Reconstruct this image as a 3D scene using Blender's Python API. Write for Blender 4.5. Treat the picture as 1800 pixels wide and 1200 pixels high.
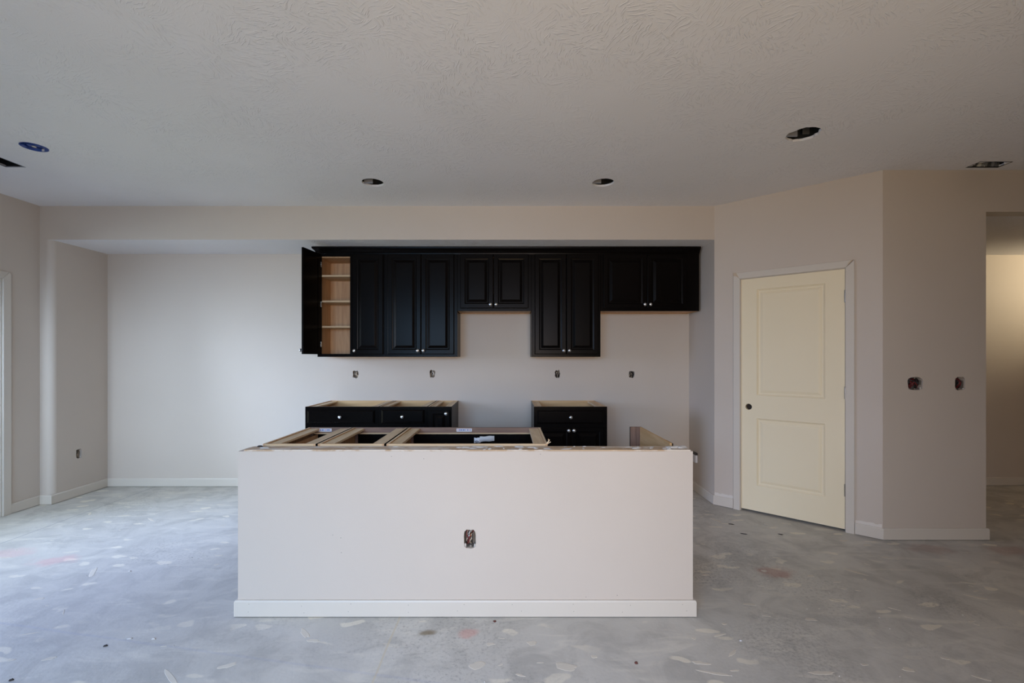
import bpy, bmesh, math, random
from mathutils import Vector, Matrix
from mathutils.geometry import tessellate_polygon
PI = math.pi
scene = bpy.context.scene
COL = scene.collection
for o in list(bpy.data.objects):
    bpy.data.objects.remove(o)

# ------------------------------------------------------------------ camera
EYE = 1.38                     # eye height, m
FPX = 803.0                    # focal length in pixels of an 1800 px wide frame
CX, CY = 893.0, 627.0          # where the optical axis meets the frame
cam = bpy.data.cameras.new('camera')
cam.sensor_width = 36.0
cam.lens = FPX / 1800.0 * 36.0
cam.shift_x = (900.0 - CX) / 1800.0
cam.shift_y = (CY - 600.0) / 1800.0
cam.clip_start = 0.05
camo = bpy.data.objects.new('camera', cam)
COL.objects.link(camo)
camo.location = (0, 0, EYE)
camo.rotation_euler = (PI / 2, 0, 0)
scene.camera = camo

# ------------------------------------------------------------------ light
def lin(r, g, b):
    f = lambda c: (c / 255 / 12.92) if c / 255 <= 0.04045 else ((c / 255 + 0.055) / 1.055) ** 2.4
    return (f(r), f(g), f(b), 1.0)

SKY_COLOR = (0.79, 0.90, 1.0, 1.0)
SKY_STRENGTH = 1.2
world = bpy.data.worlds.new('overcast_sky')
scene.world = world
world.use_nodes = True
world.node_tree.nodes['Background'].inputs[0].default_value = SKY_COLOR
world.node_tree.nodes['Background'].inputs[1].default_value = SKY_STRENGTH

# room dimensions (X right, Y away from the camera, Z up)
LEFT = -4.38; ALCOVE = -4.27; BACK = 4.87; SOFFIT_Y = 4.272; KRIGHT = 1.93
CEIL = 2.79; LOW = 2.475
P0 = Vector((1.93, 4.272)); P1 = Vector((2.83, 3.45))
PIER_Y = 3.45; PIER_X = 3.61; HALL_BACK = 4.91; HALL_END = 9.5
FRONT = -1.75; RIGHT = 7.3
PATIO = (2.10, 3.955, 0.02, 2.06)          # sliding door opening: y0 y1 z0 z1
WINDOWS = [(-2.75, -0.95), (-0.75, 1.05)]      # windows behind the camera
WIN_Z = (0.35, 2.35)

# daylight through each opening: cool skylight coming down, warmer ground-reflected light coming up
def daylight(name, loc, face, tilt, sx, sy, watts, spread):
    """watts: one figure per colour channel"""
    l = bpy.data.lights.new(name, 'AREA')
    l.shape = 'RECTANGLE'; l.size = sx; l.size_y = sy
    l.energy = max(watts); l.color = [w / max(watts) for w in watts]; l.spread = math.radians(spread)
    o = bpy.data.objects.new(name, l); COL.objects.link(o)
    o.location = loc
    d = Vector((face[0] * math.cos(tilt), face[1] * math.cos(tilt), math.sin(tilt)))
    o.rotation_euler = d.to_track_quat('-Z', 'Y').to_euler()
GAIN = (0.95, 0.915, 0.95)
def W(k, *rgb): return [k * g * c for g, c in zip(GAIN, rgb)]
PMID, PWID = (PATIO[0] + PATIO[1]) / 2, PATIO[1] - PATIO[0]
daylight('patio_zenith_sky', (LEFT - 0.57, PMID, 1.64), (1, 0), math.radians(-38), PWID, 1.5, W(200, .094, .147, .372), 115)
daylight('patio_open_sky', (LEFT - 0.57, PMID, 1.64), (.6, .8), math.radians(-31), PWID, 1.5, W(200, .285, .38, .47), 105)
daylight('patio_horizon', (LEFT - 0.2, PMID, 1.1), (1, 0), math.radians(-5), PWID, 1.9, W(200, .079, .087, .03), 170)
for (a, b), sky in zip(WINDOWS, ((.43, .86, 1.38), (.64, .74, .94))):
    daylight('window_sky', ((a + b) / 2, FRONT - 0.57, 1.95), (0, 1), math.radians(-38), b - a, 1.5, W(90, *sky), 115)
daylight('window_sunlit_ground', (sum(WINDOWS[1]) / 2, FRONT - 0.57, 0.75), (0, 1), math.radians(30), WINDOWS[1][1] - WINDOWS[1][0], 1.5, W(60, 1.38, 1.03, .52), 140)

vs = scene.view_settings
scene.display_settings.display_device = 'sRGB'
vs.view_transform = 'Standard'; vs.look = 'None'; vs.gamma = 1.0; vs.use_curve_mapping = False
vs.exposure = 0.0
cy = scene.cycles
cy.max_bounces = 14; cy.diffuse_bounces = 10; cy.glossy_bounces = 4; cy.transparent_max_bounces = 12
cy.caustics_reflective = False; cy.caustics_refractive = False

# ------------------------------------------------------------------ materials
def new_mat(name):
    m = bpy.data.materials.new(name); m.use_nodes = True
    nt = m.node_tree
    return m, nt, nt.nodes['Principled BSDF'], nt.nodes, nt.links

def noise(nt, coord, scale, detail=3, rough=0.5, dist=0.0):
    n = nt.nodes.new('ShaderNodeTexNoise')
    n.inputs['Scale'].default_value = scale; n.inputs['Detail'].default_value = detail
    n.inputs['Roughness'].default_value = rough; n.inputs['Distortion'].default_value = dist
    nt.links.new(coord, n.inputs['Vector'])
    return n.outputs['Fac']

def ramp(nt, fac, a, b, va=0.0, vb=1.0):
    n = nt.nodes.new('ShaderNodeMapRange')
    n.interpolation_type = 'SMOOTHSTEP'
    n.inputs[1].default_value = a; n.inputs[2].default_value = b
    n.inputs[3].default_value = va; n.inputs[4].default_value = vb
    nt.links.new(fac, n.inputs[0])
    return n.outputs[0]

def mix(nt, fac, a, b, mode='MIX'):
    n = nt.nodes.new('ShaderNodeMix'); n.data_type = 'RGBA'; n.blend_type = mode
    for s, v in ((n.inputs[0], fac), (n.inputs[6], a), (n.inputs[7], b)):
        if isinstance(v, bpy.types.NodeSocket): nt.links.new(v, s)
        else: s.default_value = v
    return n.outputs[2]

def mth(nt, op, a, b=0.0):
    n = nt.nodes.new('ShaderNodeMath'); n.operation = op
    for s, v in ((n.inputs[0], a), (n.inputs[1], b)):
        if isinstance(v, bpy.types.NodeSocket): nt.links.new(v, s)
        else: s.default_value = v
    return n.outputs[0]

def mapping(nt, coord, scale=(1, 1, 1), rot=(0, 0, 0), loc=(0, 0, 0)):
    n = nt.nodes.new('ShaderNodeMapping')
    n.inputs['Scale'].default_value = scale; n.inputs['Rotation'].default_value = rot; n.inputs['Location'].default_value = loc
    nt.links.new(coord, n.inputs['Vector'])
    return n.outputs[0]

def position(nt):
    return nt.nodes.new('ShaderNodeNewGeometry').outputs['Position']

def objco(nt):
    return nt.nodes.new('ShaderNodeTexCoord').outputs['Object']

def bump(nt, h, strength, dist, bsdf):
    n = nt.nodes.new('ShaderNodeBump')
    n.inputs['Strength'].default_value = strength; n.inputs['Distance'].default_value = dist
    nt.links.new(h, n.inputs['Height']); nt.links.new(n.outputs[0], bsdf.inputs['Normal'])

def paint(name, rgb, rough=0.7, peel=0.12, var=0.03, spec=0.3):
    m, nt, p, N, L = new_mat(name)
    c = position(nt)
    a = lin(*rgb); k = 1 - var * 2.5
    b = (a[0] * k, a[1] * k, a[2] * k, 1)
    L.new(mix(nt, ramp(nt, noise(nt, c, 1.3, 4), 0.3, 0.7), a, b), p.inputs['Base Color'])
    p.inputs['Roughness'].default_value = rough; p.inputs['Specular IOR Level'].default_value = spec
    if peel: bump(nt, noise(nt, c, 160, 2), peel, 0.002, p)
    return m

def wood(name, light, dark, rough=0.6, axis=0, scale=1.0):
    m, nt, p, N, L = new_mat(name)
    c = objco(nt)
    sc = [30 * scale] * 3; sc[axis] = 2.2 * scale
    g = noise(nt, mapping(nt, c, sc), 1.0, 5, 0.6, 0.4)
    f = noise(nt, mapping(nt, c, [s * 6 for s in sc]), 1.0, 2)
    col = mix(nt, ramp(nt, g, 0.3, 0.72), lin(*light), lin(*dark))
    L.new(mix(nt, ramp(nt, f, 0.5, 0.8, 0, 0.25), col, lin(*dark)), p.inputs['Base Color'])
    p.inputs['Roughness'].default_value = rough
    return m

def plain(name, rgb, rough=0.5, metal=0.0, spec=0.5, noise_amt=0.12, scale=25):
    m, nt, p, N, L = new_mat(name)
    a = lin(*rgb); b = (a[0] * (1 - noise_amt), a[1] * (1 - noise_amt), a[2] * (1 - noise_amt), 1)
    L.new(mix(nt, noise(nt, objco(nt), scale, 3), a, b), p.inputs['Base Color'])
    p.inputs['Roughness'].default_value = rough; p.inputs['Metallic'].default_value = metal
    p.inputs['Specular IOR Level'].default_value = spec
    return m

M = {}
M['wall'] = paint('greige_wall_paint', (204, 192, 179), 0.62, 0.12, 0.012, 0.35)
M['trim'] = paint('white_trim_paint', (211, 202, 189), 0.45, 0.0, 0.01, 0.4)
M['door'] = paint('cream_door_primer', (241, 226, 193), 0.5, 0.05, 0.008, 0.4)
M['black'] = None
M['maple'] = wood('raw_maple', (228, 206, 172), (204, 176, 138), 0.6, 1)
M['maple_gold'] = wood('golden_maple_panel', (218, 180, 128), (198, 156, 102), 0.55, 1)
M['maple_gold_x'] = wood('golden_maple_back', (218, 180, 128), (200, 160, 108), 0.55, 0)
M['caulk'] = plain('fresh_caulk', (222, 214, 204), 0.5, 0, 0.4, 0.04)
M['maple_x'] = wood('raw_maple_lengthwise', (217, 190, 152), (190, 158, 118), 0.6, 0)
M['maple_z'] = wood('maple_interior', (205, 165, 122), (182, 140, 98), 0.5, 2)
M['brown'] = wood('brown_hardwood_back', (142, 112, 94), (104, 78, 64), 0.6, 0)
M['brown_z'] = wood('brown_hardwood_upright', (142, 112, 94), (104, 78, 64), 0.6, 2)
M['chrome'] = plain('polished_chrome', (225, 225, 228), 0.12, 1.0, 0.5, 0.02)
M['nickel'] = plain('satin_nickel', (165, 160, 152), 0.3, 1.0)
M['steel'] = plain('galvanised_steel', (158, 160, 164), 0.42, 0.8, 0.5, 0.25, 40)
M['darkcan'] = plain('dark_lamp_can', (30, 31, 34), 0.6, 0.0, 0.2)
M['grey'] = plain('grey_panel', (150, 152, 162), 0.6)
M['blue'] = plain('blue_plastic', (28, 68, 148), 0.4)
M['boxgrey'] = plain('overspray_plastic', (150, 142, 132), 0.7, 0, 0.3, 0.35, 60)
M['wire_red'] = plain('red_wire', (110, 34, 34), 0.5)
M['wire_dark'] = plain('dark_wire', (44, 38, 36), 0.5)
M['wire_tan'] = plain('tan_wire', (186, 168, 146), 0.6)
M['wire_white'] = plain('white_wire', (208, 204, 200), 0.5)
M['copper'] = plain('copper_wire', (186, 110, 70), 0.35, 1.0)
M['mud'] = plain('dried_joint_compound', (212, 206, 198), 0.9, 0, 0.2, 0.15, 30)
M['mudfloor'] = plain('trodden_joint_compound', (216, 207, 191), 0.85, 0, 0.2, 0.16, 18)
M['white'] = plain('white_paper', (226, 226, 230), 0.6)
M['filler'] = plain('tan_filler', (205, 184, 158), 0.8)
M['darkbit'] = plain('dark_grit', (52, 46, 44), 0.9)
M['redbit'] = plain('rust_grit', (104, 62, 54), 0.9)
M['white_vinyl'] = plain('white_vinyl', (230, 232, 234), 0.4, 0, 0.5, 0.03)
M['soil'] = plain('pale_patio_concrete', (150, 150, 146), 0.9, 0, 0.2, 0.2, 2)
M['print_blue'] = plain('blue_print', (70, 84, 140), 0.6)
M['print_red'] = plain('red_print', (196, 130, 140), 0.6)

def black_finish():
    m, nt, p, N, L = new_mat('espresso_black_finish')
    c = objco(nt)
    g = noise(nt, mapping(nt, c, (60, 60, 4)), 1.0, 3)
    L.new(mix(nt, g, lin(9, 7, 6), lin(14, 10, 9)), p.inputs['Base Color'])
    p.inputs['Roughness'].default_value = 0.27; p.inputs['Specular IOR Level'].default_value = 0.075; p.inputs['Specular Tint'].default_value = (1.0, 0.93, 0.86, 1)
    bump(nt, g, 0.05, 0.001, p)
    return m
M['black'] = black_finish()

def glass():
    m, nt, p, N, L = new_mat('window_glass')
    t = N.new('ShaderNodeBsdfTransparent'); g = N.new('ShaderNodeBsdfGlossy'); g.inputs['Roughness'].default_value = 0.02
    fr = N.new('ShaderNodeFresnel'); fr.inputs[0].default_value = 1.45
    mx = N.new('ShaderNodeMixShader'); L.new(fr.outputs[0], mx.inputs[0]); L.new(t.outputs[0], mx.inputs[1]); L.new(g.outputs[0], mx.inputs[2])
    L.new(mx.outputs[0], N['Material Output'].inputs[0])
    return m
M['glass'] = glass()

def ceiling_mat():
    m, nt, p, N, L = new_mat('stomped_ceiling_texture')
    c = position(nt)
    warp = N.new('ShaderNodeTexNoise'); warp.inputs['Scale'].default_value = 5.0; L.new(c, warp.inputs['Vector'])
    add = N.new('ShaderNodeVectorMath'); add.operation = 'MULTIPLY_ADD'
    L.new(warp.outputs['Color'], add.inputs[0]); add.inputs[1].default_value = (0.12, 0.12, 0); L.new(c, add.inputs[2])
    v = N.new('ShaderNodeTexVoronoi'); v.inputs['Scale'].default_value = 8.0; L.new(add.outputs[0], v.inputs['Vector'])
    sep = N.new('ShaderNodeSeparateColor'); L.new(v.outputs['Color'], sep.inputs[0])
    rot = N.new('ShaderNodeVectorRotate'); rot.rotation_type = 'Z_AXIS'
    L.new(add.outputs[0], rot.inputs['Vector']); L.new(mth(nt, 'MULTIPLY', sep.outputs[0], 6.28), rot.inputs['Angle'])
    ridge = noise(nt, mapping(nt, rot.outputs[0], (120, 20, 1)), 1.0, 2, 0.5, 0.3)
    h = ramp(nt, ridge, 0.52, 0.68)
    amount = ramp(nt, noise(nt, c, 2.2, 2), 0.30, 0.62)
    fine = noise(nt, c, 140, 2)
    h2 = mth(nt, 'ADD', mth(nt, 'MULTIPLY', h, amount), mth(nt, 'MULTIPLY', fine, 0.16))
    bump(nt, h2, 0.6, 0.0035, p)
    a = lin(238, 237, 240); b = lin(233, 232, 234)
    L.new(mix(nt, ramp(nt, noise(nt, c, 0.8, 3), 0.3, 0.7), a, b), p.inputs['Base Color'])
    p.inputs['Roughness'].default_value = 0.8; p.inputs['Specular IOR Level'].default_value = 0.3
    return m
M['ceiling'] = ceiling_mat()

def floor_mat():
    m, nt, p, N, L = new_mat('dusty_concrete_slab')
    c = position(nt)
    big = noise(nt, c, 0.9, 5, 0.6, 0.6)
    med = noise(nt, c, 4.0, 6, 0.65, 0.8)
    streak = noise(nt, mapping(nt, c, (2.2, 9.0, 1), (0, 0, math.radians(-28))), 1.0, 5, 0.6, 0.9)
    col = mix(nt, ramp(nt, big, 0.3, 0.72), lin(172, 168, 162), lin(190, 185, 177))
    col = mix(nt, ramp(nt, med, 0.42, 0.66, 0, 0.55), col, lin(150, 146, 140))
    col = mix(nt, ramp(nt, streak, 0.52, 0.7, 0, 0.55), col, lin(200, 194, 183))
    # smeared pale patches of compound
    w = N.new('ShaderNodeTexNoise'); w.inputs['Scale'].default_value = 6; L.new(c, w.inputs['Vector'])
    ad = N.new('ShaderNodeVectorMath'); ad.operation = 'MULTIPLY_ADD'
    L.new(w.outputs['Color'], ad.inputs[0]); ad.inputs[1].default_value = (0.16, 0.16, 0); L.new(c, ad.inputs[2])
    v = N.new('ShaderNodeTexVoronoi'); v.inputs['Scale'].default_value = 1.0
    L.new(mapping(nt, ad.outputs[0], (4.2, 9.5, 1), (0, 0, math.radians(-24))), v.inputs['Vector'])
    spot = ramp(nt, v.outputs['Distance'], 0.16, 0.24, 1, 0)
    keep = ramp(nt, noise(nt, c, 1.6, 3), 0.40, 0.55)
    col = mix(nt, mth(nt, 'MULTIPLY', mth(nt, 'MULTIPLY', spot, keep), 0.7), col, lin(212, 203, 186))
    # dark trodden grime in clusters
    grime = noise(nt, c, 55, 8, 0.8)
    gmask = ramp(nt, noise(nt, mapping(nt, c, (1, 1, 1), (0, 0, 0), (3.1, 1.7, 0)), 1.15, 3), 0.5, 0.68)
    col = mix(nt, mth(nt, 'MULTIPLY', ramp(nt, grime, 0.5, 0.62), mth(nt, 'MULTIPLY', gmask, 0.45)), col, lin(100, 95, 92))
    sp = N.new('ShaderNodeSeparateXYZ'); L.new(c, sp.inputs[0])
    # marks of their own: grime spots, red layout paint, saw cut and chalk lines
    def blot(x, y, r, sq, color, amt, sc=9):
        nonlocal col
        q = mapping(nt, c, (1, 1, 0), (0, 0, 0), (-x, -y, 0))
        q = mapping(nt, q, (1 / r, 1 / (r * sq), 0))
        ln = N.new('ShaderNodeVectorMath'); ln.operation = 'LENGTH'; L.new(q, ln.inputs[0])
        d = mth(nt, 'ADD', ln.outputs['Value'], mth(nt, 'MULTIPLY', mth(nt, 'SUBTRACT', noise(nt, c, sc, 4), 0.5), 1.6))
        col = mix(nt, ramp(nt, d, 0.35, 1.1, amt, 0), col, lin(*color))
    def fl(px, py):
        s = (py - CY) / EYE
        return (px - CX) / s, FPX / s
    for px, py, r, sq, cc, amt in ((95, 985, .16, .6, (205, 140, 140), .32), (15, 972, .2, .5, (205, 150, 150), .28),
                                   (1365, 1006, .13, .8, (150, 92, 78), .5), (1640, 965, .2, .5, (150, 104, 90), .3),
                                   (1780, 968, .2, .5, (150, 100, 86), .35), (825, 1113, .06, .8, (190, 130, 120), .5),
                                   (752, 1112, .06, .5, (112, 96, 70), .8)):
        x, y = fl(px, py); blot(x, y, r, sq, cc, amt)
    for px, py, r in ((1390, 1110, .3), (1450, 1180, .28), (1330, 1130, .22), (1235, 1010, .3), (1650, 1060, .3)):
        x, y = fl(px, py)
        q = mapping(nt, c, (1, 1, 0), (0, 0, 0), (-x, -y, 0))
        ln = N.new('ShaderNodeVectorMath'); ln.operation = 'LENGTH'; L.new(q, ln.inputs[0])
        col = mix(nt, mth(nt, 'MULTIPLY', ramp(nt, ln.outputs['Value'], 0, r, .55, 0), ramp(nt, grime, 0.44, 0.66)), col, lin(92, 88, 84))
    wob = mth(nt, 'MULTIPLY', mth(nt, 'SUBTRACT', noise(nt, c, 3, 3), 0.5), 0.012)
    def line(coord, at, wdt, color, amt):
        nonlocal col
        d = mth(nt, 'ABSOLUTE', mth(nt, 'SUBTRACT', mth(nt, 'ADD', coord, wob), at))
        col = mix(nt, ramp(nt, d, wdt * 0.5, wdt, amt, 0), col, lin(*color))
    line(sp.outputs[0], -0.575, 0.006, (184, 172, 150), .75)
    line(sp.outputs[0], -3.75, 0.006, (112, 112, 116), .6)
    chalk = mth(nt, 'ADD', sp.outputs[1], mth(nt, 'MULTIPLY', sp.outputs[0], 0.187))
    line(chalk, 1.877, 0.010, (130, 136, 170), .13)
    col = mix(nt, 1.0, col, (1.2, 1.2, 1.17, 1), 'MULTIPLY')
    L.new(col, p.inputs['Base Color'])
    L.new(ramp(nt, med, 0.3, 0.7, 0.42, 0.62), p.inputs['Roughness'])
    p.inputs['Specular IOR Level'].default_value = 0.45
    bump(nt, mth(nt, 'ADD', noise(nt, c, 60, 4), mth(nt, 'MULTIPLY', med, 2.0)), 0.12, 0.006, p)
    return m
M['floor'] = floor_mat()

def top_plate_mat():
    m, nt, p, N, L = new_mat('mud_smeared_stud')
    c = objco(nt)
    g = noise(nt, mapping(nt, c, (3, 40, 40)), 1.0, 5, 0.6)
    col = mix(nt, g, lin(214, 188, 154), lin(164, 132, 100))
    f = noise(nt, mapping(nt, c, (5, 14, 14)), 1.0, 6, 0.7, 0.5)
    col = mix(nt, ramp(nt, f, 0.46, 0.56, 0, 0.85), col, lin(222, 212, 198))
    L.new(col, p.inputs['Base Color']); p.inputs['Roughness'].default_value = 0.85
    bump(nt, f, 0.4, 0.004, p)
    return m
M['plate'] = top_plate_mat()

# ------------------------------------------------------------------ mesh helpers
class MB:
    """Collects shapes and links them as one mesh object."""
    def __init__(self): self.v = []; self.f = []; self.mi = []; self.sm = []
    def add(self, vs, fs, mi=0, smooth=False):
        b = len(self.v); self.v += [tuple(x) for x in vs]
        for f in fs:
            self.f.append(tuple(b + i for i in f)); self.mi.append(mi); self.sm.append(smooth)
        return self
    def box(self, x0, x1, y0, y1, z0, z1, mi=0, faces=None):
        vs = [(x0, y0, z0), (x1, y0, z0), (x1, y1, z0), (x0, y1, z0), (x0, y0, z1), (x1, y0, z1), (x1, y1, z1), (x0, y1, z1)]
        fs = [(0, 3, 2, 1), (4, 5, 6, 7), (0, 1, 5, 4), (1, 2, 6, 5), (2, 3, 7, 6), (3, 0, 4, 7)]   # -z +z -y +x +y -x
        b = len(self.v); self.v += vs
        for k, f in enumerate(fs):
            self.f.append(tuple(b + i for i in f)); self.sm.append(False)
            self.mi.append(faces.get(k, mi) if faces else mi)
        return self
    def lathe(self, prof, mat=None, n=20, mi=0, smooth=True, caps=True):
        """profile (r, h) turned about local Z, then moved by mat"""
        mat = mat or Matrix(); vs = []; fs = []
        for r, h in prof:
            for k in range(n):
                a = 2 * PI * k / n
                vs.append(mat @ Vector((r * math.cos(a), r * math.sin(a), h)))
        for i in range(len(prof) - 1):
            for k in range(n):
                fs.append((i * n + k, i * n + (k + 1) % n, (i + 1) * n + (k + 1) % n, (i + 1) * n + k))
        self.add(vs, fs, mi, smooth)
        if not caps: return self
        if prof[0][0] > 1e-6: self.add(vs[:n], [tuple(reversed(range(n)))], mi)
        if prof[-1][0] > 1e-6: self.add(vs[-n:], [tuple(range(n))], mi)
        return self
    def tube(self, pts, r, n=7, mi=0):
        pts = [Vector(p) for p in pts]; vs = []; fs = []
        up = Vector((0.31, 0.2, 0.93))
        for i, p in enumerate(pts):
            t = (pts[min(i + 1, len(pts) - 1)] - pts[max(i - 1, 0)]).normalized()
            a = t.cross(up).normalized(); b = t.cross(a)
            for k in range(n):
                w = 2 * PI * k / n
                vs.append(p + a * (r * math.cos(w)) + b * (r * math.sin(w)))
        for i in range(len(pts) - 1):
            for k in range(n):
                fs.append((i * n + k, i * n + (k + 1) % n, (i + 1) * n + (k + 1) % n, (i + 1) * n + k))
        self.add(vs, fs, mi, True)
        self.add(vs[:n], [tuple(reversed(range(n)))], mi); self.add(vs[-n:], [tuple(range(n))], mi)
        return self
    def plate(self, outline, holes, mat, t, mi=0, back=True):
        """flat slab in local (u, v) with through holes; front at w = 0, back at w = t; mat maps (u, v, w)"""
        loops = [list(outline)] + [list(h) for h in holes]
        flat = [Vector((u, v, 0)) for l in loops for u, v in l]
        tris = tessellate_polygon([[Vector((u, v, 0)) for u, v in l] for l in loops])
        n = len(flat)
        vs = [mat @ Vector((q.x, q.y, 0)) for q in flat] + [mat @ Vector((q.x, q.y, t)) for q in flat]
        fs = []
        for a, b, c in tris:
            if (flat[b] - flat[a]).cross(flat[c] - flat[a]).z < 0: b, c = c, b
            fs.append((a, c, b))
            if back: fs.append((a + n, b + n, c + n))
        off = 0
        for l in loops:
            k = len(l)
            for i in range(k):
                j = (i + 1) % k
                fs.append((off + i, off + j, off + j + n, off + i + n))
            off += k
        return self.add(vs, fs, mi)
    def sweep(self, path, prof, side=1, mi=0, z=0.0, smooth=False):
        """profile (out, height) swept along a plan path with mitred corners; side = +1 puts it to the left of the path"""
        pts = [Vector(p) for p in path]; n = len(prof); vs = []; fs = []
        dirs = [(pts[i + 1] - pts[i]).normalized() for i in range(len(pts) - 1)]
        nor = [Vector((-d.y, d.x)) * side for d in dirs]
        for i, p in enumerate(pts):
            if i == 0: m = nor[0]
            elif i == len(pts) - 1: m = nor[-1]
            else:
                m = (nor[i - 1] + nor[i]).normalized(); m = m / max(0.2, m.dot(nor[i]))
            for o, h in prof: vs.append((p.x + m.x * o, p.y + m.y * o, z + h))
        for i in range(len(pts) - 1):
            for k in range(n):
                fs.append((i * n + k, i * n + (k + 1) % n, (i + 1) * n + (k + 1) % n, (i + 1) * n + k))
        fs.append(tuple(range(n))); fs.append(tuple((len(pts) - 1) * n + k for k in reversed(range(n))))
        return self.add(vs, fs, mi, smooth)
    def build(self, name, mats, parent=None, bevel=0.0, loc=None):
        me = bpy.data.meshes.new(name); me.from_pydata(self.v, [], self.f)
        for m in (mats if isinstance(mats, (list, tuple)) else [mats]): me.materials.append(M[m])
        me.polygons.foreach_set('material_index', self.mi)
        me.polygons.foreach_set('use_smooth', self.sm)
        bm = bmesh.new(); bm.from_mesh(me); bmesh.ops.recalc_face_normals(bm, faces=bm.faces); bm.to_mesh(me); bm.free()
        me.update()
        o = bpy.data.objects.new(name, me); COL.objects.link(o)
        if loc: o.location = loc
        if parent: o.parent = parent
        if bevel:
            b = o.modifiers.new('bevel', 'BEVEL'); b.width = bevel; b.segments = 2; b.limit_method = 'ANGLE'; b.angle_limit = 0.7
        return o

def tag(o, label, cat, group=None, kind=None):
    o['label'] = label; o['category'] = cat
    if group: o['group'] = group
    if kind: o['kind'] = kind
    return o

def struct(o, label, cat):
    return tag(o, label, cat, kind='structure')

def thing(name, label, cat, loc=(0, 0, 0), rz=0.0, group=None, kind=None):
    o = bpy.data.objects.new(name, None); COL.objects.link(o)
    o.empty_display_size = 0.1
    o.location = loc; o.rotation_euler = (0, 0, rz)
    return tag(o, label, cat, group, kind)

def at(px, py, Y):
    """point seen at photo pixel (px, py) at distance Y"""
    return Vector(((px - CX) * Y / FPX, Y, EYE - (py - CY) * Y / FPX))

def floor_at(px, py):
    Y = FPX * EYE / (py - CY)
    return Vector(((px - CX) * Y / FPX, Y, 0))

def frame3(origin, u, v, w):
    return Matrix(((u[0], v[0], w[0], origin[0]), (u[1], v[1], w[1], origin[1]), (u[2], v[2], w[2], origin[2]), (0, 0, 0, 1)))

def rect(a, b, c, d): return [(a, c), (b, c), (b, d), (a, d)]

def ragged(cu, cv, w, h, seed, amt=0.12, n=18):
    r = random.Random(seed); pts = []
    for k in range(n):
        a = 2 * PI * k / n
        ca, sa = math.cos(a), math.sin(a)
        q = (abs(ca) ** 5 + abs(sa) ** 5) ** (-1 / 5)          # rounded rectangle
        q *= 1 + r.uniform(-amt, amt * 0.3)
        pts.append((cu + ca * q * w / 2, cv + sa * q * h / 2))
    return pts

def circle(cu, cv, r, n=32, seed=None, amt=0.0):
    rn = random.Random(seed)
    return [(cu + math.cos(2 * PI * k / n) * r * (1 - rn.uniform(0, amt)), cv + math.sin(2 * PI * k / n) * r * (1 - rn.uniform(0, amt))) for k in range(n)]

# ------------------------------------------------------------------ setting
WT = 0.11
FACE_CAM = frame3((0, 0, 0), (1, 0, 0), (0, 0, 1), (0, 1, 0))     # wall facing the camera: u = X, v = Z, w = Y
def wall_y(y): return frame3((0, y, 0), (1, 0, 0), (0, 0, 1), (0, 1, 0))
def wall_x(x, sgn): return frame3((x, 0, 0), (0, 1, 0), (0, 0, 1), (sgn, 0, 0))

floor = MB().box(LEFT - 0.2, HALL_END + 0.2, FRONT - 0.2, HALL_BACK + 0.3, -0.12, 0.0).build('floor', 'floor')
struct(floor, 'bare dusty grey concrete slab floor with mud spatter', 'floor')

# ceiling with its cut-outs
CAN_HOLES = [(-1.095, 3.70, 0.088, 11, 0.03), (0.77, 3.70, 0.088, 12, 0.03), (1.870, 2.90, 0.104, 13, 0.17)]
VENT_L = (-3.735, -3.587, 3.05, 3.40); VENT_R = (3.41, 3.65, 3.30, 3.405)
FAN = (-3.185, 3.07, 0.074)
holes = [circle(x, y, r, 32, sd, am) for x, y, r, sd, am in CAN_HOLES]
holes += [rect(VENT_L[0], VENT_L[1], VENT_L[2], VENT_L[3]), ragged((VENT_R[0] + VENT_R[1]) / 2, (VENT_R[2] + VENT_R[3]) / 2, VENT_R[1] - VENT_R[0], VENT_R[3] - VENT_R[2], 5, 0.22, 26),
          circle(FAN[0], FAN[1], FAN[2], 28, 4, 0.13)]
cm = frame3((0, 0, CEIL), (1, 0, 0), (0, 1, 0), (0, 0, 1))
ceil = MB().plate(rect(LEFT - 0.15, HALL_END + 0.1, FRONT - 0.15, HALL_BACK + 0.2), holes, cm, 0.016).build('ceiling', 'ceiling')
struct(ceil, 'off-white ceiling with a stomped brush texture', 'ceiling')
MB().box(LEFT - 0.2, HALL_END + 0.2, FRONT - 0.2, HALL_BACK + 0.3, CEIL + 0.42, CEIL + 0.5).build('light_block_slab', 'darkbit', ceil)  # unseen slab added over the ceiling to block light through the cut-outs

# back wall
BACK_BOXES = [(625, 658, 0.062, 0.082), (760, 657, 0.062, 0.085), (980, 657, 0.058, 0.085), (1110, 658, 0.062, 0.080)]
bh = []
for i, (px, py, w, h) in enumerate(BACK_BOXES):
    q = at(px, py, BACK); bh.append(ragged(q.x, q.z, w, h, 20 + i, 0.2))
struct(MB().plate(rect(LEFT - 0.1, PIER_X, 0, CEIL), bh, wall_y(BACK), WT).build('wall_back', 'wall'),
       'greige kitchen back wall behind the black cabinets', 'wall')
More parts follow.
